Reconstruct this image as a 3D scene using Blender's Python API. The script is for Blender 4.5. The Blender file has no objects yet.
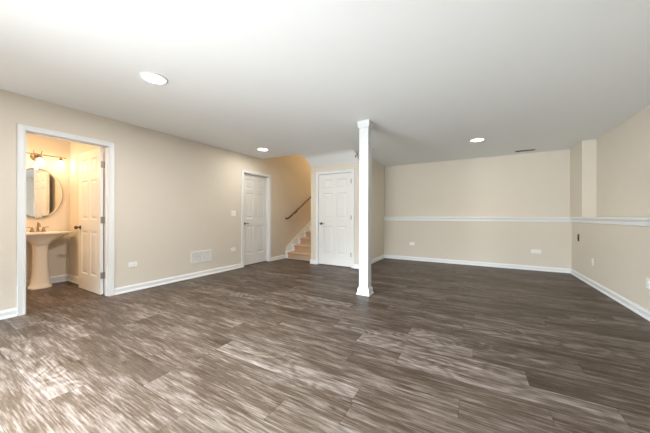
import bpy, bmesh, math, random
from mathutils import Matrix, Vector

# ------------------------------------------------------------------ camera
SC = bpy.context.scene
COL = SC.collection
EYE = 1.0998                      # eye height
YAW, PITCH, ROLL, FPX = 0.52397, -0.00046, -0.00216, 262.0
fw = Vector((-math.sin(YAW), math.cos(YAW), 0))
rt = Vector((math.cos(YAW), math.sin(YAW), 0))
up = Vector((0, 0, 1))
fw2 = fw * math.cos(PITCH) + up * math.sin(PITCH)
up2 = -fw * math.sin(PITCH) + up * math.cos(PITCH)
cr = rt * math.cos(ROLL) - up2 * math.sin(ROLL)
cu = rt * math.sin(ROLL) + up2 * math.cos(ROLL)
cam_data = bpy.data.cameras.new('camera')
cam_data.sensor_width = 36.0
cam_data.lens = FPX / 650.0 * 36.0
cam_data.clip_start = 0.05
cam = bpy.data.objects.new('camera', cam_data)
COL.objects.link(cam)
cam.matrix_world = Matrix(((cr.x, cu.x, -fw2.x, 0), (cr.y, cu.y, -fw2.y, 0),
                           (cr.z, cu.z, -fw2.z, EYE), (0, 0, 0, 1)))
SC.camera = cam

# ------------------------------------------------------------------ world, daylight, exposure
SC.view_settings.view_transform = 'Standard'
SC.view_settings.look = 'None'
SC.view_settings.gamma = 1.0
SC.view_settings.use_curve_mapping = False
SC.view_settings.exposure = 0.10

world = bpy.data.worlds.new('world')
SC.world = world
world.use_nodes = True
wn = world.node_tree.nodes
wn['Background'].inputs[0].default_value = (0.75, 0.86, 1.0, 1)
wn['Background'].inputs[1].default_value = 1.0


def area(name, loc, aim, sx, sy, power, color, spread=180):
    ld = bpy.data.lights.new(name, 'AREA')
    ld.shape = 'RECTANGLE'
    ld.size, ld.size_y = sx, sy
    ld.energy = power
    ld.color = color
    ld.spread = math.radians(spread)
    o = bpy.data.objects.new(name, ld)
    COL.objects.link(o)
    o.location = loc
    o.rotation_euler = Vector(aim).to_track_quat('-Z', 'Y').to_euler()
    return o


# power (W) and colour of every light
POWER = {
    'left_down': (150, (0.80, 0.90, 1.0)),
    'left_up': (2, (0.85, 0.95, 1.0)),
    'back_down': (540, (0.80, 0.91, 1.0)),
    'back_flat': (16, (0.98, 0.97, 1.0)),
    'back_up': (48, (0.9, 0.96, 1.0)),
    'can_near': (40, (1.0, 0.98, 0.97)),
    'can_stair': (9, (1.0, 0.93, 0.82)),
    'can_far': (10, (1.0, 0.93, 0.76)),
    'vanity': (1.4, (1.0, 0.77, 0.56)),
    'bath_fill': (23, (1.0, 0.64, 0.34)),
    'stair': (52, (1.0, 0.72, 0.38)),
}
# daylight through the patio door (left wall) and the wide window (wall behind the camera):
# sky light falling in, light from the open side, upward fill added to lift the ceiling
area('patio_sky', (-4.45, -1.00, 1.15), (1, 0.25, -1.2), 1.2, 1.7, *POWER['left_down'], 130)
area('patio_up_fill', (-4.45, -1.00, 0.95), (1, 0.3, 0.7), 1.2, 1.6, *POWER['left_up'], 160)
area('window_sky', (-1.6, -2.00, 1.45), (0.15, 1, -1.45), 2.3, 1.2, *POWER['back_down'], 100)
area('window_horizon', (-1.9, -2.00, 1.30), (0.25, 1, -0.05), 2.9, 1.4, *POWER['back_flat'], 90)
area('window_up_fill', (-1.9, -2.00, 1.00), (0.35, 1, 0.30), 2.9, 1.0, *POWER['back_up'], 70)


def lamp(name, loc, power, color, size=0.15, down=True):
    ld = bpy.data.lights.new(name, 'AREA' if down else 'POINT')
    if down:
        ld.shape = 'DISK'
        ld.size = size
    else:
        ld.shadow_soft_size = size
    ld.energy = power
    ld.color = color
    o = bpy.data.objects.new(name, ld)
    COL.objects.link(o)
    o.location = loc
    return o


# ------------------------------------------------------------------ materials
def srgb(r, g, b):
    f = lambda v: ((v / 255 + 0.055) / 1.055) ** 2.4 if v > 10 else v / 255 / 12.92
    return (f(r), f(g), f(b), 1)


def mat(name, color, rough=0.5, metal=0.0, noise=0.0, nscale=6.0, bump=0.0, bscale=80.0, spec=0.5, coat=0.0):
    m = bpy.data.materials.new(name)
    m.use_nodes = True
    nt = m.node_tree
    b = nt.nodes['Principled BSDF']
    b.inputs['Base Color'].default_value = color
    b.inputs['Roughness'].default_value = rough
    b.inputs['Metallic'].default_value = metal
    b.inputs['Specular IOR Level'].default_value = spec
    b.inputs['Coat Weight'].default_value = coat
    tc = nt.nodes.new('ShaderNodeTexCoord')
    if noise > 0:
        n = nt.nodes.new('ShaderNodeTexNoise')
        n.inputs['Scale'].default_value = nscale
        n.inputs['Detail'].default_value = 4
        nt.links.new(tc.outputs['Object'], n.inputs['Vector'])
        mx = nt.nodes.new('ShaderNodeMix')
        mx.data_type = 'RGBA'
        mx.inputs[6].default_value = tuple(c * (1 - noise) for c in color[:3]) + (1,)
        mx.inputs[7].default_value = tuple(min(1, c * (1 + noise)) for c in color[:3]) + (1,)
        nt.links.new(n.outputs['Fac'], mx.inputs[0])
        nt.links.new(mx.outputs[2], b.inputs['Base Color'])
    if bump > 0:
        n2 = nt.nodes.new('ShaderNodeTexNoise')
        n2.inputs['Scale'].default_value = bscale
        nt.links.new(tc.outputs['Object'], n2.inputs['Vector'])
        bp = nt.nodes.new('ShaderNodeBump')
        bp.inputs['Strength'].default_value = bump
        bp.inputs['Distance'].default_value = 0.002
        nt.links.new(n2.outputs['Fac'], bp.inputs['Height'])
        nt.links.new(bp.outputs['Normal'], b.inputs['Normal'])
    return m


def emit(name, color, strength):
    m = bpy.data.materials.new(name)
    m.use_nodes = True
    b = m.node_tree.nodes['Principled BSDF']
    b.inputs['Base Color'].default_value = (0.9, 0.9, 0.9, 1)
    b.inputs['Emission Color'].default_value = color
    b.inputs['Emission Strength'].default_value = strength
    return m


M_WALL = mat('cream wall paint', srgb(224, 216, 202), 0.75, noise=0.015, bump=0.15, spec=0.25)
M_CEIL = mat('white ceiling paint', srgb(240, 243, 243), 0.85, noise=0.01, bump=0.15, spec=0.2)
M_TRIM = mat('white satin trim paint', srgb(234, 236, 236), 0.35, noise=0.01, nscale=3)
M_POST = mat('white post paint', srgb(208, 210, 211), 0.45, noise=0.01, nscale=3)
M_DOOR = mat('white door paint', srgb(234, 234, 231), 0.38, noise=0.01, nscale=3)
M_PORC = mat('glazed porcelain', srgb(240, 232, 220), 0.12, noise=0.01, nscale=2, coat=0.4)
M_NICK = mat('brushed nickel', (0.34, 0.25, 0.17, 1), 0.32, 1.0, noise=0.05, nscale=30)
M_BRONZE = mat('dark bronze', (0.16, 0.12, 0.085, 1), 0.35, 0.8, noise=0.05, nscale=30)
M_STEEL = mat('satin steel', (0.42, 0.41, 0.40, 1), 0.35, 1.0, noise=0.05, nscale=30)
M_PLATE = mat('white plastic', srgb(246, 246, 242), 0.3, noise=0.005)
M_SLOT = mat('dark slot', srgb(60, 55, 50), 0.6, noise=0.05)
M_RAIL = mat('walnut stained wood', srgb(72, 44, 26), 0.35, noise=0.25, nscale=12)
M_CARPET = mat('beige carpet', srgb(200, 170, 142), 0.95, noise=0.10, nscale=60, bump=0.8, bscale=300, spec=0.1)
M_MIRROR = mat('silvered mirror', (0.92, 0.92, 0.90, 1), 0.01, 1.0, noise=0.002)
M_GRILLE = mat('grille white enamel', srgb(236, 236, 232), 0.4, noise=0.01)
M_DARK = mat('grille cavity', srgb(120, 116, 110), 0.9, noise=0.05)
M_VENT = mat('dark vent slot', srgb(96, 88, 76), 0.6, noise=0.05)
M_BOXDARK = mat('brown box interior', srgb(70, 56, 44), 0.6, noise=0.1)
M_LENS = emit('lit downlight lens', (1.0, 0.96, 0.90, 1), 9.0)
M_BULB = emit('lit frosted shade', (1.0, 0.80, 0.52, 1), 5.0)


def plank_material():
    m = bpy.data.materials.new('grey brown vinyl planks')
    m.use_nodes = True
    nt = m.node_tree
    N, Lk = nt.nodes, nt.links
    b = N['Principled BSDF']

    def math_(op, a=None, c=None, d=None):
        n = N.new('ShaderNodeMath')
        n.operation = op
        for i, v in enumerate((a, c, d)):
            if v is None:
                continue
            if isinstance(v, (int, float)):
                n.inputs[i].default_value = v
            else:
                Lk.new(v, n.inputs[i])
        return n.outputs[0]

    def comb(x, y, z):
        n = N.new('ShaderNodeCombineXYZ')
        for i, v in enumerate((x, y, z)):
            if isinstance(v, (int, float)):
                n.inputs[i].default_value = v
            else:
                Lk.new(v, n.inputs[i])
        return n.outputs[0]

    def white(vec):
        n = N.new('ShaderNodeTexWhiteNoise')
        n.noise_dimensions = '3D'
        Lk.new(vec, n.inputs['Vector'])
        return n.outputs['Value']

    def noise(vec, scale, detail=3, rough=0.5, dist=0.0):
        n = N.new('ShaderNodeTexNoise')
        n.inputs['Scale'].default_value = scale
        n.inputs['Detail'].default_value = detail
        n.inputs['Roughness'].default_value = rough
        n.inputs['Distortion'].default_value = dist
        Lk.new(vec, n.inputs['Vector'])
        return n.outputs['Fac']

    geo = N.new('ShaderNodeTexCoord')
    sep = N.new('ShaderNodeSeparateXYZ')
    Lk.new(geo.outputs['Object'], sep.inputs[0])
    X, Y = sep.outputs[0], sep.outputs[1]
    PW, PLN = 0.18, 1.22
    yr = math_('DIVIDE', math_('ADD', Y, 20.0), PW)
    row = math_('FLOOR', yr)
    fy = math_('FRACT', yr)
    off = white(comb(row, 3.7, 1.1))
    xr = math_('ADD', math_('DIVIDE', math_('ADD', X, 20.0), PLN), math_('MULTIPLY', off, 7.0))
    colm = math_('FLOOR', xr)
    fx = math_('FRACT', xr)
    h = white(comb(row, colm, 5.0))
    h2 = white(comb(colm, row, 9.0))
    # long streaks running with the plank
    gx = math_('ADD', math_('MULTIPLY', X, 2.3), math_('MULTIPLY', h, 37.0))
    gy = math_('ADD', math_('MULTIPLY', Y, 20.0), math_('MULTIPLY', h2, 53.0))
    gvec = comb(gx, gy, 0.0)
    streak = noise(gvec, 1.0, 6, 0.68, 0.5)
    band = noise(comb(math_('MULTIPLY', gx, 0.5), math_('MULTIPLY', gy, 0.18), 7.0), 1.0, 2, 0.5)
    fine = noise(comb(math_('MULTIPLY', gx, 2.5), math_('MULTIPLY', gy, 5.0), 0.0), 1.0, 3, 0.65)
    cath = noise(comb(math_('MULTIPLY', gx, 1.1), math_('MULTIPLY', gy, 0.20), 2.0), 1.0, 1, 0.4, 0.15)
    ring = math_('PINGPONG', math_('MULTIPLY', cath, 16.0), 1.0)
    ring = math_('MULTIPLY', ring, math_('GREATER_THAN', h2, 0.72))
    tone = math_('ADD', math_('MULTIPLY', streak, 0.85), math_('MULTIPLY', fine, 0.72))
    tone = math_('ADD', tone, math_('MULTIPLY', band, 0.40))
    tone = math_('ADD', tone, math_('MULTIPLY', ring, 0.12))
    tone = math_('ADD', tone, math_('MULTIPLY', h, 0.08))
    tone = math_('SUBTRACT', tone, 0.55)
    # knots
    kn = N.new('ShaderNodeTexVoronoi')
    kn.inputs['Scale'].default_value = 1.0
    Lk.new(comb(math_('MULTIPLY', gx, 1.1), math_('MULTIPLY', gy, 0.30), 0.0), kn.inputs['Vector'])
    knot = math_('SMOOTH_MIN', math_('MULTIPLY', kn.outputs['Distance'], 9.0), 1.0, 0.3)
    ramp = N.new('ShaderNodeValToRGB')
    cr_ = ramp.color_ramp
    cr_.elements[0].position = 0.18
    cr_.elements[0].color = (0.028, 0.018, 0.011, 1)
    cr_.elements[1].position = 0.95
    cr_.elements[1].color = (0.38, 0.335, 0.31, 1)
    e = cr_.elements.new(0.45)
    e.color = (0.076, 0.054, 0.038, 1)
    e = cr_.elements.new(0.68)
    e.color = (0.185, 0.149, 0.124, 1)
    Lk.new(tone, ramp.inputs[0])
    # seams
    ey = math_('MINIMUM', fy, math_('SUBTRACT', 1.0, fy))
    ex = math_('MINIMUM', fx, math_('SUBTRACT', 1.0, fx))
    sy = math_('GREATER_THAN', ey, 0.010)
    sx = math_('GREATER_THAN', ex, 0.0016)
    seam = math_('MULTIPLY', sy, sx)
    seamf = math_('ADD', math_('MULTIPLY', seam, 0.35), 0.65)
    kf = math_('ADD', math_('MULTIPLY', knot, 0.45), 0.55)
    fac = math_('MULTIPLY', seamf, kf)
    mx = N.new('ShaderNodeVectorMath')
    mx.operation = 'SCALE'
    Lk.new(ramp.outputs[0], mx.inputs[0])
    Lk.new(fac, mx.inputs[3])
    Lk.new(mx.outputs[0], b.inputs['Base Color'])
    rg = math_('ADD', math_('MULTIPLY', streak, 0.14), 0.34)
    Lk.new(rg, b.inputs['Roughness'])
    b.inputs['Specular IOR Level'].default_value = 0.14
    bp = N.new('ShaderNodeBump')
    bp.inputs['Strength'].default_value = 0.25
    bp.inputs['Distance'].default_value = 0.002
    Lk.new(math_('ADD', math_('MULTIPLY', fine, 0.6), math_('MULTIPLY', seam, 0.8)), bp.inputs['Height'])
    Lk.new(bp.outputs['Normal'], b.inputs['Normal'])
    return m


M_FLOOR = plank_material()


# ------------------------------------------------------------------ mesh helpers
def box(bm, x0, x1, y0, y1, z0, z1, bev=0.0):
    vs = [bm.verts.new((x, y, z)) for x in (x0, x1) for y in (y0, y1) for z in (z0, z1)]
    F = [(0, 1, 3, 2), (4, 6, 7, 5), (0, 4, 5, 1), (2, 3, 7, 6), (0, 2, 6, 4), (1, 5, 7, 3)]
    fs = [bm.faces.new([vs[i] for i in f]) for f in F]
    if bev > 0:
        es = list({e for f in fs for e in f.edges})
        bmesh.ops.bevel(bm, geom=es, offset=bev, segments=2, affect='EDGES', profile=0.5)


def prism(bm, pts, axis, a, b):
    """closed outline pts in the two other axes, extruded from a to b along axis (0 = x, 1 = y, 2 = z)"""
    def P(p, t):
        return {0: (t, p[0], p[1]), 1: (p[0], t, p[1]), 2: (p[0], p[1], t)}[axis]
    A = [bm.verts.new(P(p, a)) for p in pts]
    B = [bm.verts.new(P(p, b)) for p in pts]
    n = len(pts)
    bm.faces.new(A)
    bm.faces.new(B[::-1])
    for i in range(n):
        bm.faces.new((A[i], B[i], B[(i + 1) % n], A[(i + 1) % n]))


def loft(bm, rings, cap=True):
    R = [[bm.verts.new(p) for p in r] for r in rings]
    n = len(R[0])
    for i in range(len(R) - 1):
        for j in range(n):
            bm.faces.new((R[i][j], R[i][(j + 1) % n], R[i + 1][(j + 1) % n], R[i + 1][j]))
    if cap:
        bm.faces.new(R[0][::-1])
        bm.faces.new(R[-1])


def tube(bm, pts, r, seg=12, closed=False):
    pts = [Vector(p) for p in pts]
    rad = r if isinstance(r, (list, tuple)) else [r] * len(pts)
    rings = []
    ref = None
    for i, p in enumerate(pts):
        a = pts[max(i - 1, 0)]
        c = pts[min(i + 1, len(pts) - 1)]
        d = (c - a).normalized()
        if ref is None:
            ref = Vector((0, 0, 1)) if abs(d.z) < 0.9 else Vector((1, 0, 0))
        u = d.cross(ref).normalized()
        v = u.cross(d).normalized()
        ref = v
        rings.append([p + (u * math.cos(t) + v * math.sin(t)) * rad[i]
                      for t in [2 * math.pi * k / seg for k in range(seg)]])
    loft(bm, rings)


def disc_rings(cx, cy, cz, axis, prof, seg=32):
    """lathe: prof is a list of (radius, offset along axis)"""
    out = []
    for r, o in prof:
        ring = []
        for k in range(seg):
            t = 2 * math.pi * k / seg
            a, b = r * math.cos(t), r * math.sin(t)
            ring.append({0: (cx + o, cy + a, cz + b), 1: (cx + a, cy + o, cz + b), 2: (cx + a, cy + b, cz + o)}[axis])
        out.append(ring)
    return out


def lathe(bm, c, axis, prof, seg=32):
    loft(bm, disc_rings(c[0], c[1], c[2], axis, prof, seg))


def finish(name, bm, material, parent=None, smooth=False, bev=0.0):
    bmesh.ops.remove_doubles(bm, verts=bm.verts, dist=1e-6)
    bmesh.ops.recalc_face_normals(bm, faces=bm.faces)
    me = bpy.data.meshes.new(name)
    bm.to_mesh(me)
    bm.free()
    me.materials.append(material)
    if smooth:
        me.shade_smooth()
        me.set_sharp_from_angle(angle=math.radians(40))
    o = bpy.data.objects.new(name, me)
    COL.objects.link(o)
    if bev > 0:
        md = o.modifiers.new('soft edge', 'BEVEL')
        md.width = bev
        md.segments = 2
        md.limit_method = 'ANGLE'
    if parent:
        o.parent = parent
    return o


class B:
    """with B(name, material, parent) as bm: add shapes, links one mesh"""
    def __init__(self, name, material, parent=None, smooth=False, bev=0.0):
        self.a = (name, material, parent, smooth, bev)

    def __enter__(self):
        self.bm = bmesh.new()
        return self.bm

    def __exit__(self, *e):
        if e[0]:
            return False
        n, m, p, s, b = self.a
        B.last = finish(n, self.bm, m, p, s, b)


def props(o, label, cat, group=None, kind=None):
    o['label'] = label
    o['category'] = cat
    if group:
        o['group'] = group
    if kind:
        o['kind'] = kind
    return o


def root(name, label, cat, group=None, kind=None):
    o = bpy.data.objects.new(name, None)
    o.empty_display_size = 0.1
    COL.objects.link(o)
    return props(o, label, cat, group, kind)


def place(r, loc, rz=0.0):
    """parts were built around the origin in the root's own frame"""
    r.location = loc
    r.rotation_euler = (0, 0, rz)


def rebase(r, loc):
    """parts were built in room coordinates: move the root to loc and keep them where they are"""
    v = Vector(loc)
    r.location = v
    done = set()
    for ch in [o for o in COL.objects if o.parent == r]:
        ch.location = -v
    return r


def copy_tree(o, parent=None):
    c = o.copy()
    COL.objects.link(c)
    c.parent = parent
    for ch in [k for k in COL.objects if k.parent == o]:
        copy_tree(ch, c)
    return c


def structure(name, material, label, cat, **kw):
    class S(B):
        def __exit__(self, *e):
            super().__exit__(*e)
            props(B.last, label, cat, kind='structure')
    return S(name, material, None, **kw)


# ------------------------------------------------------------------ dimensions of the place (metres)
XL, XR, XU = -4.367, 1.607, 1.79           # left wall, right lower wall, right upper wall
YF, YU = 6.827, 6.92                       # far lower wall, far upper wall
YC, XC, XS = 5.134, -2.1285, -3.345        # closet front, closet right side, stair side
YE = 4.59                                  # edge of the ceiling at the stair opening
YB = -1.9                                  # wall behind the camera
CZ = 2.44
LEDGE = 1.06
TH = 0.12
SX = -5.992                                # bathroom sink wall
SYR, SYL = 1.683, -0.15                    # bathroom side walls
D1 = (0.862, 1.622)                        # bathroom doorway along the left wall
D2 = (4.035, 4.835)                        # closed door along the left wall
D3 = (-3.135, -2.310)                      # closet door along the closet front
DH = 2.05

# ------------------------------------------------------------------ shell
with structure('floor', M_FLOOR, 'grey-brown wood plank floor across the whole room', 'floor') as bm:
    box(bm, -6.15, 1.9, YB - 0.15, 7.1, -0.1, 0.0)

with structure('ceiling', M_CEIL, 'flat white ceiling over the main room', 'ceiling') as bm:
    prism(bm, [(XL - TH, YB - 0.15), (1.95, YB - 0.15), (1.95, 7.1), (XS, 7.1), (XS, YE), (XL - TH, YE)], 2, CZ, CZ + 0.2)

with structure('wall_left', M_WALL, 'long cream wall with two white doors and a return grille', 'wall') as bm:
    prism(bm, [(YB - 0.15, 0), (-1.65, 0), (-1.65, 2.1), (-0.45, 2.1), (-0.45, 0), (D1[0] - 0.02, 0), (D1[0] - 0.02, DH + 0.02), (D1[1] + 0.02, DH + 0.02), (D1[1] + 0.02, 0),
               (D2[0] - 0.02, 0), (D2[0] - 0.02, DH + 0.02), (D2[1] + 0.02, DH + 0.02), (D2[1] + 0.02, 0),
               (9.2, 0), (9.2, 4.9), (YE - 0.01, 4.9), (YE - 0.01, CZ), (YB - 0.15, CZ)], 0, XL - TH, XL)

with structure('wall_far', M_WALL, 'cream far wall, its lower half standing forward under a white ledge', 'wall') as bm:
    prism(bm, [(YF, 0), (YF, LEDGE), (YU, LEDGE), (YU, CZ), (7.1, CZ), (7.1, 0)], 0, XC - 0.1, 2.0)

with structure('wall_right', M_WALL, 'beige side wall with a white ledge at half height', 'wall') as bm:
    prism(bm, [(XR, 0), (XR, LEDGE), (XU, LEDGE), (XU, CZ), (2.0, CZ), (2.0, 0)], 1, YB - 0.15, YF)

with structure('wall_corner', M_WALL, 'cream boxed column in the far corner above the ledge', 'column') as bm:
    box(bm, XR - 0.002, XU + 0.05, 6.25, YU + 0.02, LEDGE, CZ)

with structure('wall_back', M_WALL, 'cream wall with a wide window behind the camera', 'wall') as bm:
    box(bm, XL, -3.4, YB - 0.12, YB, 0, CZ)
    box(bm, -0.4, XR, YB - 0.12, YB, 0, CZ)
    box(bm, -3.4, -0.4, YB - 0.12, YB, 0, 0.6)
    box(bm, -3.4, -0.4, YB - 0.12, YB, 2.1, CZ)

with structure('wall_closet', M_WALL, 'cream wall of the closet under the stairs, around the closet door', 'wall') as bm:
    prism(bm, [(XS, 0), (D3[0] - 0.02, 0), (D3[0] - 0.02, DH + 0.02), (D3[1] + 0.02, DH + 0.02), (D3[1] + 0.02, 0), (XC, 0),
               (XC, CZ), (XS, CZ)], 1, YC, YC + TH)
with structure('wall_closet_side', M_WALL, 'cream side wall of the closet running to the far wall', 'wall') as bm:
    box(bm, XC - TH, XC, YC + TH, YF + 0.02, 0, CZ)
with structure('wall_stair', M_WALL, 'cream wall along the open side of the stairs', 'wall') as bm:
    prism(bm, [(YC + TH, 0), (9.2, 0), (9.2, 4.9), (YE, 4.9), (YE, CZ + 0.2), (YC + TH, CZ + 0.2)], 0, XS, XS + TH)
with structure('wall_stair_end', M_WALL, 'cream wall at the top of the stairwell', 'wall') as bm:
    box(bm, XL, XS, 9.08, 9.2, 0, 4.9)
with structure('wall_stair_header', M_WALL, 'cream wall above the ceiling edge at the stairwell', 'wall') as bm:
    box(bm, XL, XS, YE - 0.12, YE, CZ + 0.2, 4.9)
with structure('ceiling_stair', M_CEIL, 'white ceiling high over the stairs', 'ceiling') as bm:
    box(bm, XL - TH, XS + TH, YE - 0.12, 9.2, 4.9, 5.0)

with structure('ceiling_soffit', M_CEIL, 'white sloping soffit above the closet door', 'soffit') as bm:
    prism(bm, [(4.76, CZ), (4.83, 2.430), (4.90, 2.406), (4.97, 2.362), (YC, 2.248), (YC, CZ)], 0, XS, XC)

# bathroom shell
with structure('wall_bathroom', M_WALL, 'warm cream bathroom wall behind the sink and mirror', 'wall') as bm:
    box(bm, SX - 0.1, SX, SYL - 0.1, SYR + 0.1, 0, CZ)
with structure('wall_bathroom_side', M_WALL, 'cream bathroom side wall behind the open door', 'wall') as bm:
    box(bm, SX, XL - TH, SYR, SYR + 0.1, 0, CZ)
with structure('wall_bathroom_near', M_WALL, 'cream bathroom wall hidden beside the doorway', 'wall') as bm:
    box(bm, SX, XL - TH, SYL - 0.1, SYL, 0, CZ)
with structure('ceiling_bathroom', M_CEIL, 'white bathroom ceiling', 'ceiling') as bm:
    box(bm, SX - 0.1, XL - TH, SYL - 0.1, SYR + 0.1, CZ, CZ + 0.1)


# ------------------------------------------------------------------ ledges, baseboards
def ledge_profile(face, upper):
    """outline across the ledge: thin cap with an overhang, apron under it"""
    s = -1
    f = face
    return [(upper, LEDGE + 0.001), (upper, LEDGE + 0.036), (f + s * 0.030, LEDGE + 0.036), (f + s * 0.036, LEDGE + 0.030),
            (f + s * 0.036, LEDGE + 0.008), (f + s * 0.030, LEDGE + 0.002), (f + s * 0.018, LEDGE + 0.002),
            (f + s * 0.016, LEDGE - 0.012), (f + s * 0.012, LEDGE - 0.018), (f + s * 0.012, LEDGE - 0.058), (f, LEDGE - 0.062), (f, LEDGE + 0.001)]


with structure('trim_1', M_TRIM, 'white wooden ledge along the far wall', 'ledge') as bm:
    prism(bm, ledge_profile(YF, YU), 0, XC, XR)
with structure('trim_2', M_TRIM, 'white wooden ledge along the side wall, notched round the column', 'ledge') as bm:
    pr = ledge_profile(XR, XU)
    prism(bm, pr, 1, YB, 6.25)
    prism(bm, ledge_profile(XR, XR), 1, 6.25, YF - 0.03)


def base_profile(h=0.09):
    return [(0, 0), (0.024, 0), (0.024, 0.012), (0.018, 0.022), (0.014, 0.026), (0.014, h - 0.022), (0.009, h - 0.010), (0.005, h), (0, h)]


def baseboard(name, label, axis, face, sign, a, b, h=0.09):
    """axis 1: runs along y on a wall of constant x; axis 0: runs along x on a wall of constant y"""
    with structure(name, M_TRIM, label, 'baseboard') as bm:
        prism(bm, [(face + sign * o, z) for o, z in base_profile(h)], axis, a, b)


CW = 0.066
baseboard('baseboard_left', 'white baseboard at the near end of the long wall', 1, XL, 1, -0.43, D1[0] - CW)
baseboard('baseboard_left', 'white baseboard between the bathroom doorway and the far closed door', 1, XL, 1, D1[1] + CW, D2[0] - CW)
baseboard('baseboard_left', 'short white baseboard between the closed door and the stairs', 1, XL, 1, D2[1] + CW, 5.52)
baseboard('baseboard_closet', 'tiny white baseboard between the stairs and the closet door', 0, YC, -1, XS - 0.014, D3[0] - CW)
baseboard('baseboard_closet', 'tiny white baseboard between the closet door and the outer corner', 0, YC, -1, D3[1] + CW, XC + 0.014)
baseboard('baseboard_closet', 'white baseboard along the closet side wall', 1, XC, 1, YC, YF)
baseboard('baseboard_far', 'white baseboard along the far wall', 0, YF, -1, XC, XR)
baseboard('baseboard_right', 'white baseboard along the side wall', 1, XR, -1, YB, YF)
baseboard('baseboard_stair', 'white baseboard on the stair side of the closet corner', 1, XS, -1, YC, 5.44)
baseboard('baseboard_bathroom', 'white bathroom baseboard behind the sink', 1, SX, 1, SYL, SYR, 0.11)
baseboard('baseboard_bathroom', 'white bathroom baseboard behind the open door', 0, SYR, -1, SX, XL - TH, 0.11)


# ------------------------------------------------------------------ doors
def door_leaf(parent, w, h, t=0.035):
    """six panel leaf, hinge edge at x = 0, leaf along +x, thickness along y (0..t), z up"""
    bm = bmesh.new()
    st, mul = 0.115, 0.10
    pw = (w - 2 * st - mul) / 2
    xs = [0, st, st + pw, st + pw + mul, w - st, w]
    zs = [0, 0.235, 0.865, 1.035, 1.605, 1.700, h - 0.115, h]
    for y, s in ((0.0, 1), (t, -1)):
        V = {}
        def v(x, z, d=0.0):
            k = (round(x, 5), round(z, 5), round(d, 5))
            if k not in V:
                V[k] = bm.verts.new((x, y + s * d, z))
            return V[k]
        for i in range(5):
            for j in range(7):
                x0, x1, z0, z1 = xs[i], xs[i + 1], zs[j], zs[j + 1]
                if i in (1, 3) and j in (1, 3, 5):
                    loops = [(0, 0), (0.010, 0.009), (0.024, 0.010), (0.050, 0.003)]
                    rr = []
                    for ins, d in loops:
                        rr.append([v(x0 + ins, z0 + ins, d), v(x1 - ins, z0 + ins, d), v(x1 - ins, z1 - ins, d), v(x0 + ins, z1 - ins, d)])
                    for a, b in zip(rr, rr[1:]):
                        for k in range(4):
                            bm.faces.new((a[k], a[(k + 1) % 4], b[(k + 1) % 4], b[k]))
                    bm.faces.new(rr[-1])
                else:
                    bm.faces.new((v(x0, z0), v(x1, z0), v(x1, z1), v(x0, z1)))
    def q(*p):
        bm.faces.new([bm.verts.new(c) for c in p])
    for a, b in zip(xs, xs[1:]):
        q((a, 0, 0), (b, 0, 0), (b, t, 0), (a, t, 0))
        q((a, 0, h), (b, 0, h), (b, t, h), (a, t, h))
    for a, b in zip(zs, zs[1:]):
        q((0, 0, a), (0, t, a), (0, t, b), (0, 0, b))
        q((w, 0, a), (w, t, a), (w, t, b), (w, 0, b))
    return finish('door_leaf', bm, M_DOOR, parent)


def casing(parent, w, h, depth, back=True):
    """frame around an opening x 0..w; the room is on the -y side, the wall runs y 0..depth"""
    prof = [(0, 0), (0, -0.010), (0.008, -0.016), (0.020, -0.013), (0.046, -0.017), (0.060, -0.020), (CW, -0.014), (CW, 0)]
    sides = [(0.0, 1)] + ([(depth, -1)] if back else [])
    for y0, sg in sides:
        with B('casing', M_TRIM, parent) as bm:
            rings = []
            for corner in range(4):
                ring = []
                for o, d in prof:
                    x, z = [(-o, 0), (-o, h + o), (w + o, h + o), (w + o, 0)][corner]
                    ring.append((x, y0 + sg * d, z))
                rings.append(ring)
            loft(bm, rings)
    with B('jamb', M_TRIM, parent) as bm:
        prism(bm, [(-0.018, 0), (-0.018, h + 0.018), (w + 0.018, h + 0.018), (w + 0.018, 0), (w, 0), (w, h), (0, h), (0, 0)], 1, 0.0, depth)


def hinge(parent, x, y, z, h=0.09, m=None):
    with B('hinge', m or M_STEEL, parent, smooth=True) as bm:
        tube(bm, [(x, y, z - h / 2), (x, y, z + h / 2)], 0.0065, 10)
        box(bm, x - 0.016, x + 0.016, y - 0.001, y + 0.0025, z - h / 2, z + h / 2)
        for e in (-1, 1):
            lathe(bm, (x, y, z + e * h / 2), 2, [(0.0045, 0), (0.0055, e * 0.003), (0.002, e * 0.008)], 10)


def lever(parent, x, y, z, s, d):
    """rose and lever on the -y (s=-1) or +y side, lever arm pointing along d in x"""
    with B('door_handle', M_BRONZE, parent, smooth=True) as bm:
        lathe(bm, (x, y, z), 1, [(0.031, 0), (0.031, s * 0.006), (0.026, s * 0.010), (0.011, s * 0.012), (0.010, s * 0.045), (0.013, s * 0.050), (0.010, s * 0.058)], 20)
        tube(bm, [(x, y + s * 0.050, z), (x + d * 0.03, y + s * 0.052, z + 0.002), (x + d * 0.07, y + s * 0.050, z), (x + d * 0.105, y + s * 0.046, z - 0.005)],
             [0.010, 0.009, 0.008, 0.007], 10)


def knob(parent, x, y, z, s):
    with B('door_knob', M_BRONZE, parent, smooth=True) as bm:
        lathe(bm, (x, y, z), 1, [(0.032, 0), (0.032, s * 0.005), (0.024, s * 0.010), (0.011, s * 0.014), (0.011, s * 0.030),
                                 (0.022, s * 0.038), (0.028, s * 0.050), (0.027, s * 0.060), (0.018, s * 0.068), (0.004, s * 0.071)], 20)


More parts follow.
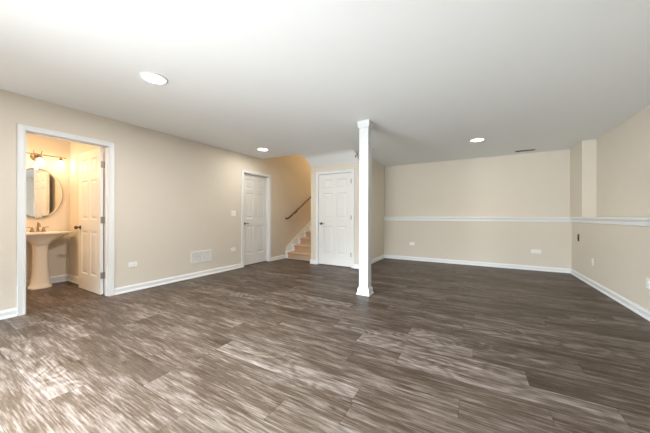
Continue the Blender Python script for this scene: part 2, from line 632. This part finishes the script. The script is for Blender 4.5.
# bathroom doorway: local x runs along room +y, local -y looks into the room (+x)
d1 = root('door_1', 'white six panel bathroom door standing open inside its white frame', 'door', kind='structure')
casing(d1, D1[1] - D1[0], DH, TH)
with B('stop', M_TRIM, d1) as bm:
    w1 = D1[1] - D1[0]
    prism(bm, [(0, 0), (0, DH), (w1, DH), (w1, 0), (w1 - 0.011, 0), (w1 - 0.011, DH - 0.011), (0.011, DH - 0.011), (0.011, 0)], 1, 0.03, 0.068)
lf = door_leaf(d1, 0.748, 2.032)
knob(lf, 0.748 - 0.065, 0, 0.915, -1)
knob(lf, 0.748 - 0.065, 0.035, 0.915, 1)
with B('latch', M_STEEL, lf) as bm:
    box(bm, 0.7475, 0.7495, 0.006, 0.029, 0.885, 0.945)
for hz in (0.26, 1.03, 1.80):
    with B('hinge', M_STEEL, lf, smooth=True) as bm:
        box(bm, -0.0025, 0.0, 0.003, 0.040, hz - 0.045, hz + 0.045)
        tube(bm, [(-0.004, 0.044, hz - 0.045), (-0.004, 0.044, hz + 0.045)], 0.0065, 10)
        box(bm, -0.030, -0.004, 0.045, 0.048, hz - 0.045, hz + 0.045)
# leaf swung a right angle into the bathroom: its own x must run along the frame's +y
lf.location = (D1[1] - D1[0] - 0.012 - 0.033, TH + 0.004, 0.012)
lf.rotation_euler = (0, 0, math.radians(90))
# mirror the thickness so that the face seen is the one towards the doorway
lf.scale = (1, -1, 1)
place(d1, (XL, D1[0], 0), math.radians(90))

d2 = root('door_2', 'white six panel door closed in the long wall beside the stairs', 'door', kind='structure')
casing(d2, D2[1] - D2[0], DH, TH, back=False)
lf = door_leaf(d2, D2[1] - D2[0] - 0.006, 2.028)
lf.location = (0.003, 0.066, 0.016)
lever(lf, 0.065, 0, 0.92, -1, 1)
with B('stop', M_TRIM, d2) as bm:
    w1 = D2[1] - D2[0]
    prism(bm, [(0, 0), (0, DH), (w1, DH), (w1, 0), (w1 - 0.011, 0), (w1 - 0.011, DH - 0.011), (0.011, DH - 0.011), (0.011, 0)], 1, 0.030, 0.0655)
with B('gap_shadow_strip', M_BRONZE, d2) as bm:
    box(bm, 0, D2[1] - D2[0], 0.05, 0.119, 0.0, 0.012)  # dark strip standing in for the shadow in the gap under the door
place(d2, (XL, D2[0], 0), math.radians(90))

d3 = root('door_3', 'white six panel closet door beside the stairs, closed', 'door', kind='structure')
W3 = D3[1] - D3[0]
casing(d3, W3, DH, TH, back=False)
lf = door_leaf(d3, W3 - 0.006, 2.028)
lf.location = (0.003, 0.004, 0.016)
lever(lf, 0.065, 0, 0.92, -1, 1)
for hz in (0.26, 1.06, 1.84):
    hinge(lf, W3 - 0.006, -0.004, hz, 0.09, M_BRONZE)
place(d3, (D3[0], YC, 0), 0)

# ------------------------------------------------------------------ patio door and window behind the camera
def window_frame(name, label, axis, off, a, b, z0, z1, mid):
    with structure(name, M_TRIM, label, 'window') as bm:
        def bar(p, q, u, v):
            if axis == 0:
                box(bm, p, q, off, off + 0.06, u, v)
            else:
                box(bm, off, off + 0.06, p, q, u, v)
        bar(a, a + 0.05, z0, z1)
        bar(b - 0.05, b, z0, z1)
        bar(a + 0.05, b - 0.05, z1 - 0.05, z1)
        bar(a + 0.05, b - 0.05, z0, z0 + 0.05)
        for m_ in mid:
            bar(m_ - 0.03, m_ + 0.03, z0 + 0.05, z1 - 0.05)


window_frame('window_1', 'white framed sliding patio door beyond the picture edge', 1, XL - 0.07, -1.65, -0.45, 0.0, 2.1, (-1.05,))
window_frame('window_2', 'wide white framed window behind the camera', 0, YB - 0.08, -3.4, -0.4, 0.6, 2.1, (-2.4, -1.4))

# ------------------------------------------------------------------ support post
PX0, PX1, PY0 = -1.437, -1.303, 3.452
PS = PX1 - PX0
pc = ((PX0 + PX1) / 2, PY0 + PS / 2)
post = root('support_post', 'square white boxed support post standing alone in the room', 'post')
def sq(bm, prof):
    rings = []
    for r, z in prof:
        rings.append([(-r, -r, z), (r, -r, z), (r, r, z), (-r, r, z)])
    loft(bm, rings)
hs = PS / 2
with B('shaft', M_POST, post, bev=0.002) as bm:
    sq(bm, [(hs, 0.0), (hs, CZ)])
with B('base', M_POST, post) as bm:
    sq(bm, [(hs + 0.030, 0), (hs + 0.030, 0.014), (hs + 0.022, 0.024), (hs + 0.017, 0.028), (hs + 0.017, 0.078), (hs + 0.010, 0.090), (hs + 0.006, 0.100), (hs, 0.101)])
with B('cap', M_POST, post) as bm:
    sq(bm, [(hs, 2.345), (hs + 0.014, 2.346), (hs + 0.014, 2.378), (hs + 0.020, 2.382), (hs + 0.020, CZ)])
place(post, (pc[0], pc[1], 0))

# ------------------------------------------------------------------ staircase
stair = root('staircase', 'carpeted staircase with white skirt board rising behind the closet corner', 'stairs')
SY0, RUN, RISE, NST = 5.44, 0.278, 0.163, 12
with B('skirt_board', M_TRIM, stair) as bm:
    prism(bm, [(5.49, 0), (5.49, 0.275), (5.50, 0.285), (9.0, 0.285 + 3.5 * 0.57), (9.0, 0)], 0, XL + 0.0015, XL + 0.02)
with B('skirt_board', M_TRIM, stair) as bm:
    prism(bm, [(5.49, 0), (5.49, 0.275), (5.50, 0.285), (9.0, 0.285 + 3.5 * 0.57), (9.0, 0)], 0, XS - 0.02, XS - 0.0015)
for k in range(NST):
    y0 = SY0 + k * RUN
    z0 = k * RISE
    z1 = z0 + RISE
    with B('riser', M_TRIM, stair) as bm:
        box(bm, XL + 0.02, XS - 0.02, y0, y0 + 0.02, z0, z1 - 0.03)
    with B('tread', M_TRIM, stair, smooth=True) as bm:
        prof = [(y0 + RUN + 0.02, z1 - 0.03), (y0 + RUN + 0.02, z1), (y0 - 0.012, z1), (y0 - 0.024, z1 - 0.006), (y0 - 0.028, z1 - 0.015), (y0 - 0.024, z1 - 0.024), (y0 - 0.012, z1 - 0.03)]
        prism(bm, prof, 0, XL + 0.02, XS - 0.02)
    with B('carpet_runner', M_CARPET, B.last, smooth=True) as bm:
        prof = [(y0 + RUN - 0.004, z1), (y0 + RUN - 0.004, z1 + 0.012), (y0 - 0.020, z1 + 0.011), (y0 - 0.036, z1), (y0 - 0.040, z1 - 0.016), (y0 - 0.034, z1 - 0.032),
                (y0 - 0.010, z1 - 0.040), (y0 - 0.009, z0 + 0.012), (y0, z0 + 0.012), (y0, z1 - 0.03), (y0 - 0.012, z1 - 0.03), (y0 - 0.028, z1 - 0.015), (y0 - 0.012, z1)]
        prism(bm, prof, 0, XL + 0.12, XS - 0.12)
rebase(stair, ((XL + XS) / 2, SY0, 0))

rail = root('handrail', 'dark brown wooden handrail sloping up the stair wall', 'handrail')
RX = XL + 0.075
ra = Vector((RX, 5.525, 1.060))
sl = (1.679 - 1.029) / (6.578 - 5.475)
rb = Vector((RX, 8.6, 1.060 + sl * 3.075))
with B('rail', M_RAIL, rail, smooth=True) as bm:
    tube(bm, [(RX - 0.01, ra.y - 0.045, ra.z - 0.018), (RX, ra.y - 0.02, ra.z - 0.006), ra, rb], [0.020, 0.022, 0.023, 0.023], 14)
with B('return', M_RAIL, rail, smooth=True) as bm:
    tube(bm, [(XL, ra.y - 0.045, ra.z - 0.018), (RX, ra.y - 0.045, ra.z - 0.018)], 0.021, 12)
for t in (0.12, 0.5, 0.88):
    p = ra.lerp(rb, t)
    with B('bracket', M_BRONZE, rail, smooth=True) as bm:
        tube(bm, [(XL + 0.004, p.y, p.z - 0.075), (XL + 0.05, p.y, p.z - 0.070), (RX, p.y, p.z - 0.02)], 0.007, 8)
        lathe(bm, (XL, p.y, p.z - 0.075), 0, [(0.03, 0), (0.03, 0.004), (0.01, 0.007)], 16)
rebase(rail, (XL, 5.43, 1.0))

# ------------------------------------------------------------------ downlights
def downlight(label):
    r = root('recessed_light', label, 'ceiling light', 'recessed ceiling downlights')
    with B('trim_ring', M_TRIM, r, smooth=True) as bm:
        P = [(0.116, 0.0), (0.116, -0.004), (0.108, -0.009), (0.096, -0.009), (0.094, 0.0)]
        R = [[bm.verts.new(c) for c in ring] for ring in disc_rings(0, 0, 0, 2, P, 40)]
        for i in range(len(R)):
            a, b = R[i], R[(i + 1) % len(R)]
            for k in range(40):
                bm.faces.new((a[k], a[(k + 1) % 40], b[(k + 1) % 40], b[k]))
    with B('lens', M_LENS, r, smooth=True) as bm:
        lathe(bm, (0, 0, 0), 2, [(0.0945, 0.0), (0.0945, -0.007), (0.05, -0.010), (0.01, -0.011)], 40)
    return r


cans = [((-2.715, 1.372), 'round white lit downlight nearest the bathroom doorway', 'can_near'),
        ((-3.70, 3.915), 'round lit downlight by the closed door and the stairwell edge', 'can_stair'),
        ((0.01, 5.272), 'round lit downlight in the ceiling before the far wall', 'can_far')]
c0 = None
for (x, y), lab, pw in cans:
    if c0 is None:
        o = c0 = downlight(lab)
    else:
        o = copy_tree(c0)
        o['label'] = lab
    o.location = (x, y, CZ)
    lamp('downlight_glow', (x, y, CZ - 0.014), *POWER[pw], 0.14)


# ------------------------------------------------------------------ outlets, switch, grille
def outlet(label, wide=0.118, high=0.076):
    """horizontal duplex plate on a wall, local -y faces out of the wall"""
    r = root('wall_outlet', label, 'outlet', 'wall outlets')
    with B('cover_plate', M_PLATE, r) as bm:
        box(bm, -wide / 2, wide / 2, -0.006, 0, -high / 2, high / 2, 0.003)
    for s in (-1, 1):
        with B('receptacle', M_PLATE, r) as bm:
            cx, cz = (s * 0.021, 0) if wide > high else (0, s * 0.021)
            box(bm, cx - 0.015, cx + 0.015, -0.0085, -0.0055, cz - 0.015, cz + 0.015, 0.002)
        rc = B.last
        with B('slot', M_SLOT, rc) as bm:
            for q in (-1, 1):
                if wide > high:
                    box(bm, cx - 0.004, cx + 0.004, -0.0089, -0.0084, cz + q * 0.006 - 0.001, cz + q * 0.006 + 0.001)
                else:
                    box(bm, cx + q * 0.006 - 0.001, cx + q * 0.006 + 0.001, -0.0089, -0.0084, cz - 0.004, cz + 0.004)
    return r


H90 = math.radians(90)
o1 = outlet('white outlet plate beside the bathroom doorway, low on the wall')
spots = [((XL, 3.755, 0.413), H90, 'white outlet plate between the return grille and the closed door'),
         ((-1.406, YF, 0.412), 0, 'white outlet plate on the far wall nearer the closet side'),
         ]
for loc, rz, lab in spots:
    c = copy_tree(o1)
    c['label'] = lab
    place(c, loc, rz)
place(o1, (XL, 1.920, 0.386), H90)
ob = outlet('wider white outlet plate on the far wall towards the boxed column', 0.165, 0.078)
place(ob, (1.061, YF, 0.388), 0)
ov = outlet('white upright outlet plate low on the side wall below the dark box', 0.072, 0.116)
c = copy_tree(ov)
c['label'] = 'white upright outlet plate cut by the picture edge on the side wall'
place(ov, (XR, 5.74, 0.383), -H90)
place(c, (XR, 4.19, 0.385), -H90)

sw = root('light_switch', 'white double switch plate beside the closed door on the long wall', 'light switch')
with B('switch_plate', M_PLATE, sw) as bm:
    box(bm, -0.058, 0.058, -0.006, 0, -0.058, 0.058, 0.003)
for s in (-1, 1):
    with B('rocker', M_PLATE, sw) as bm:
        prism(bm, [(-0.0055, -0.033), (-0.0075, -0.033), (-0.0105, 0.033), (-0.0055, 0.033)], 0, s * 0.023 - 0.016, s * 0.023 + 0.016)
place(sw, (XL, 3.76, 1.160), H90)

gr = root('return_grille', 'white metal return air grille low on the long wall', 'air vent')
gw, gh = 0.424, 0.213
with B('frame', M_GRILLE, gr) as bm:
    fr = [(0, 0.0), (0, -0.004), (0.006, -0.008), (0.026, -0.008), (0.026, 0.0)]
    rings = []
    for i in range(5):
        xs_, zs_ = [(-1, -1), (-1, 1), (1, 1), (1, -1), (-1, -1)][i]
        rings.append([bm.verts.new((xs_ * (gw / 2 - o), d, zs_ * (gh / 2 - o))) for o, d in fr])
    for a, b in zip(rings, rings[1:]):
        for k in range(len(fr)):
            bm.faces.new((a[k], a[(k + 1) % 5], b[(k + 1) % 5], b[k]))
    box(bm, -0.006, 0.006, -0.008, 0, -gh / 2 + 0.026, gh / 2 - 0.026)
with B('cavity', M_DARK, gr) as bm:
    box(bm, -gw / 2 + 0.02, gw / 2 - 0.02, -0.0015, 0, -gh / 2 + 0.02, gh / 2 - 0.02)
for k in range(13):
    z = -gh / 2 + 0.032 + k * (gh - 0.064) / 12
    with B('louver', M_GRILLE, gr) as bm:
        prism(bm, [(-0.002, z + 0.0045), (-0.0068, z - 0.0035), (-0.0062, z - 0.0043), (-0.0015, z + 0.0037)], 0, -gw / 2 + 0.025, gw / 2 - 0.025)
place(gr, (XL, 3.028, 0.361), H90)

jb = root('junction_box', 'small dark upright electrical box set in the side wall under the ledge', 'electrical box')
with B('box_rim', M_BRONZE, jb) as bm:
    for a in ((-0.034, -0.029, -0.066, 0.066), (0.029, 0.034, -0.066, 0.066), (-0.029, 0.029, -0.066, -0.061), (-0.029, 0.029, 0.061, 0.066)):
        box(bm, a[0], a[1], -0.006, 0, a[2], a[3])
with B('box_interior', M_BOXDARK, jb) as bm:
    box(bm, -0.029, 0.029, -0.002, 0, -0.061, 0.061)
with B('cable', M_SLOT, jb, smooth=True) as bm:
    tube(bm, [(0.0, -0.002, 0.03), (0.01, -0.012, 0.01), (-0.008, -0.012, -0.02), (0.0, -0.003, -0.04)], 0.005, 8)
place(jb, (XR, 6.42, 0.725), -H90)

# ceiling slot vent before the far wall
cv = root('ceiling_vent', 'thin dark slotted vent in the ceiling near the far wall', 'air vent')
with B('frame', M_VENT, cv) as bm:
    box(bm, -0.16, 0.16, -0.05, -0.038, -0.006, 0)
    box(bm, -0.16, 0.16, 0.038, 0.05, -0.006, 0)
    box(bm, -0.16, -0.148, -0.038, 0.038, -0.006, 0)
    box(bm, 0.148, 0.16, -0.038, 0.038, -0.006, 0)
for k in range(4):
    y = -0.029 + k * 0.019
    with B('slat', M_VENT, cv) as bm:
        prism(bm, [(y - 0.005, -0.001), (y + 0.003, -0.009), (y + 0.005, -0.008), (y - 0.003, 0.0)], 0, -0.148, 0.148)
place(cv, (0.85, 6.61, CZ))

# sprinkler head and a small dark fixture
def sprinkler(label, m):
    r = root('ceiling_fitting', label, 'sprinkler')
    with B('escutcheon', m, r, smooth=True) as bm:
        lathe(bm, (0, 0, 0), 2, [(0.036, 0), (0.034, -0.004), (0.018, -0.010), (0.010, -0.012)], 24)
    with B('nozzle', m, r, smooth=True) as bm:
        lathe(bm, (0, 0, 0), 2, [(0.010, -0.011), (0.010, -0.030), (0.006, -0.034)], 12)
        for s in (-1, 1):
            tube(bm, [(s * 0.008, 0, -0.028), (s * 0.013, 0, -0.038), (s * 0.004, 0, -0.050)], 0.002, 6)
    with B('deflector', m, r, smooth=True) as bm:
        lathe(bm, (0, 0, 0), 2, [(0.004, -0.048), (0.016, -0.050), (0.016, -0.052), (0.003, -0.053)], 16)
    return r


s1 = sprinkler('small steel sprinkler head in the ceiling just past the white post', M_STEEL)
place(s1, (-1.781, 4.981, CZ))
s1.scale = (0.65, 0.65, 0.65)
s2 = sprinkler('small dark fixture at the outer end of the sloping soffit', M_BRONZE)
place(s2, (-2.150, 4.99, 2.372))  # unidentified small dark fixture, built in the sprinkler's shape
s2.rotation_euler = (math.radians(-20), 0, 0)

# ------------------------------------------------------------------ bathroom fittings
CY = 1.290
sink = root('pedestal_sink', 'white pedestal sink seen through the bathroom doorway', 'sink')

def sell(cx, cy, a, b, z, n=40, p=2.6, back=None):
    """superellipse ring; back flattens the side on the wall"""
    out = []
    for k in range(n):
        t = 2 * math.pi * k / n
        c, s = math.cos(t), math.sin(t)
        x = cx + a * math.copysign(abs(c) ** (2 / p), c)
        y = cy + b * math.copysign(abs(s) ** (2 / p), s)
        if back is not None:
            x = max(x, back)
        out.append((x, y, z))
    return out


bx = SX + 0.215
with B('basin', M_PORC, sink, smooth=True) as bm:
    bk = SX + 0.0015
    R = [sell(bx, CY, 0.12, 0.10, 0.665, back=bk), sell(bx, CY, 0.135, 0.125, 0.70, back=bk), sell(bx, CY, 0.165, 0.19, 0.745, back=bk),
         sell(bx, CY, 0.20, 0.26, 0.785, back=bk), sell(bx, CY, 0.226, 0.315, 0.812, back=bk), sell(bx, CY, 0.238, 0.338, 0.822, back=bk),
         sell(bx, CY, 0.243, 0.345, 0.834, back=bk), sell(bx, CY, 0.240, 0.342, 0.848, back=bk), sell(bx, CY, 0.228, 0.330, 0.852, back=bk),
         sell(bx + 0.045, CY, 0.150, 0.225, 0.850, p=2.2), sell(bx + 0.045, CY, 0.140, 0.215, 0.840, p=2.2),
         sell(bx + 0.045, CY, 0.115, 0.18, 0.79, p=2.1), sell(bx + 0.045, CY, 0.07, 0.10, 0.745, p=2), sell(bx + 0.045, CY, 0.02, 0.02, 0.735, p=2)]
    loft(bm, R)
with B('pedestal', M_PORC, sink, smooth=True) as bm:
    px = bx
    loft(bm, [sell(px, CY, 0.108, 0.128, 0.0, p=2.4), sell(px, CY, 0.109, 0.130, 0.022, p=2.4), sell(px, CY, 0.102, 0.118, 0.036, p=2.4),
              sell(px, CY, 0.097, 0.106, 0.07, p=2.4), sell(px, CY, 0.092, 0.096, 0.18, p=2.4), sell(px, CY, 0.086, 0.086, 0.34, p=2.4),
              sell(px, CY, 0.083, 0.081, 0.50, p=2.4), sell(px, CY, 0.087, 0.086, 0.62, p=2.4), sell(px, CY, 0.095, 0.094, 0.667, p=2.4)])
with B('faucet', M_NICK, sink, smooth=True) as bm:
    fx = SX + 0.105
    lathe(bm, (fx, CY, 0.852), 2, [(0.026, 0), (0.025, 0.006), (0.015, 0.015), (0.013, 0.07)], 16)
    tube(bm, [(fx, CY, 0.91), (fx + 0.01, CY, 0.965), (fx + 0.04, CY, 0.985), (fx + 0.085, CY, 0.97), (fx + 0.105, CY, 0.935)], [0.013, 0.012, 0.011, 0.010, 0.010], 12)
fa = B.last
with B('lift_rod', M_NICK, fa, smooth=True) as bm:
    tube(bm, [(fx - 0.022, CY, 0.86), (fx - 0.022, CY, 0.985)], 0.003, 8)
    lathe(bm, (fx - 0.022, CY, 0.985), 2, [(0.003, 0), (0.008, 0.006), (0.003, 0.014)], 10)
for s in (-1, 1):
    with B('tap_handle', M_NICK, fa, smooth=True) as bm:
        hy = CY + s * 0.062
        lathe(bm, (fx, hy, 0.852), 2, [(0.027, 0), (0.025, 0.006), (0.018, 0.030), (0.011, 0.055), (0.013, 0.062), (0.004, 0.070)], 16)
        tube(bm, [(fx, hy, 0.912), (fx + 0.01, hy + s * 0.025, 0.922), (fx + 0.015, hy + s * 0.055, 0.926)], [0.007, 0.006, 0.005], 8)
with B('supply_valve', M_STEEL, sink, smooth=True) as bm:
    vy = CY - 0.155
    lathe(bm, (SX + 0.0015, vy, 0.50), 0, [(0.028, 0), (0.026, 0.006), (0.009, 0.012), (0.009, 0.05), (0.014, 0.055), (0.014, 0.085), (0.006, 0.09)], 14)
    tube(bm, [(SX + 0.065, vy, 0.505), (SX + 0.066, vy, 0.60), (SX + 0.07, vy + 0.02, 0.70), (SX + 0.075, CY - 0.10, 0.80)], 0.005, 8)
rebase(sink, (bx, CY, 0))

mir = root('oval_mirror', 'oval bathroom mirror hanging above the pedestal sink', 'mirror')
def oval(a, b, x):
    return [(x, CY + 0.012 + a * math.cos(2 * math.pi * k / 64), 1.455 + b * math.sin(2 * math.pi * k / 64)) for k in range(64)]
with B('frame', M_STEEL, mir, smooth=True) as bm:
    loft(bm, [oval(0.290, 0.392, SX + 0.001), oval(0.297, 0.399, SX + 0.004), oval(0.297, 0.399, SX + 0.020), oval(0.291, 0.393, SX + 0.023), oval(0.288, 0.390, SX + 0.0205)])
with B('glass', M_MIRROR, mir) as bm:
    loft(bm, [oval(0.287, 0.389, SX + 0.0206), oval(0.287, 0.389, SX + 0.022), oval(0.268, 0.370, SX + 0.0245)])
rebase(mir, (SX, CY, 1.455))

vl = root('vanity_light', 'brushed nickel bar light with glowing shades above the bathroom mirror', 'wall light')
BZ = 2.055
BXx = SX + 0.085
with B('backplate', M_NICK, vl, smooth=True) as bm:
    lathe(bm, (SX, CY, 2.02), 0, [(0.062, 0.0005), (0.060, 0.010), (0.045, 0.022), (0.012, 0.026), (0.010, 0.075)], 28)
with B('bar', M_NICK, vl, smooth=True) as bm:
    tube(bm, [(BXx, CY - 0.31, BZ), (BXx, CY + 0.31, BZ)], 0.0075, 12)
    for s in (-1, 1):
        lathe(bm, (BXx, CY + s * 0.31, BZ), 1, [(0.0075, 0), (0.012, s * 0.006), (0.004, s * 0.018)], 12)
with B('scroll_arm', M_NICK, vl, smooth=True) as bm:
    for s in (-1, 1):
        tube(bm, [(SX + 0.03, CY + s * 0.02, 2.03), (BXx, CY + s * 0.035, BZ), (BXx + 0.012, CY + s * 0.045, BZ + 0.045)], [0.006, 0.006, 0.005], 8)
        lathe(bm, (BXx + 0.012, CY + s * 0.045, BZ + 0.045), 2, [(0.005, 0), (0.009, 0.005), (0.003, 0.013)], 10)
for dy in (-0.25, 0.03, 0.265):
    yy = CY + dy
    with B('socket', M_NICK, vl, smooth=True) as bm:
        lathe(bm, (BXx, yy, BZ), 2, [(0.010, 0.0), (0.012, -0.02), (0.026, -0.035), (0.028, -0.055), (0.024, -0.056)], 16)
    with B('lamp_shade', M_BULB, vl, smooth=True) as bm:
        lathe(bm, (BXx, yy, BZ - 0.056), 2, [(0.024, 0.0), (0.034, -0.018), (0.044, -0.050), (0.052, -0.085), (0.050, -0.086), (0.03, -0.07)], 24)
    lamp('vanity_glow', (BXx + 0.07, yy, BZ - 0.13), *POWER['vanity'], 0.04, down=False)
rebase(vl, (SX, CY, 2.02))

# unseen warm fill added for the lower bathroom; warm lamp atop the stairwell
lamp('bathroom_fill', (-5.15, 0.75, 2.42), *POWER['bath_fill'], 0.3)
lamp('stair_glow', (-3.85, 7.6, 4.6), *POWER['stair'], 0.3, down=True)
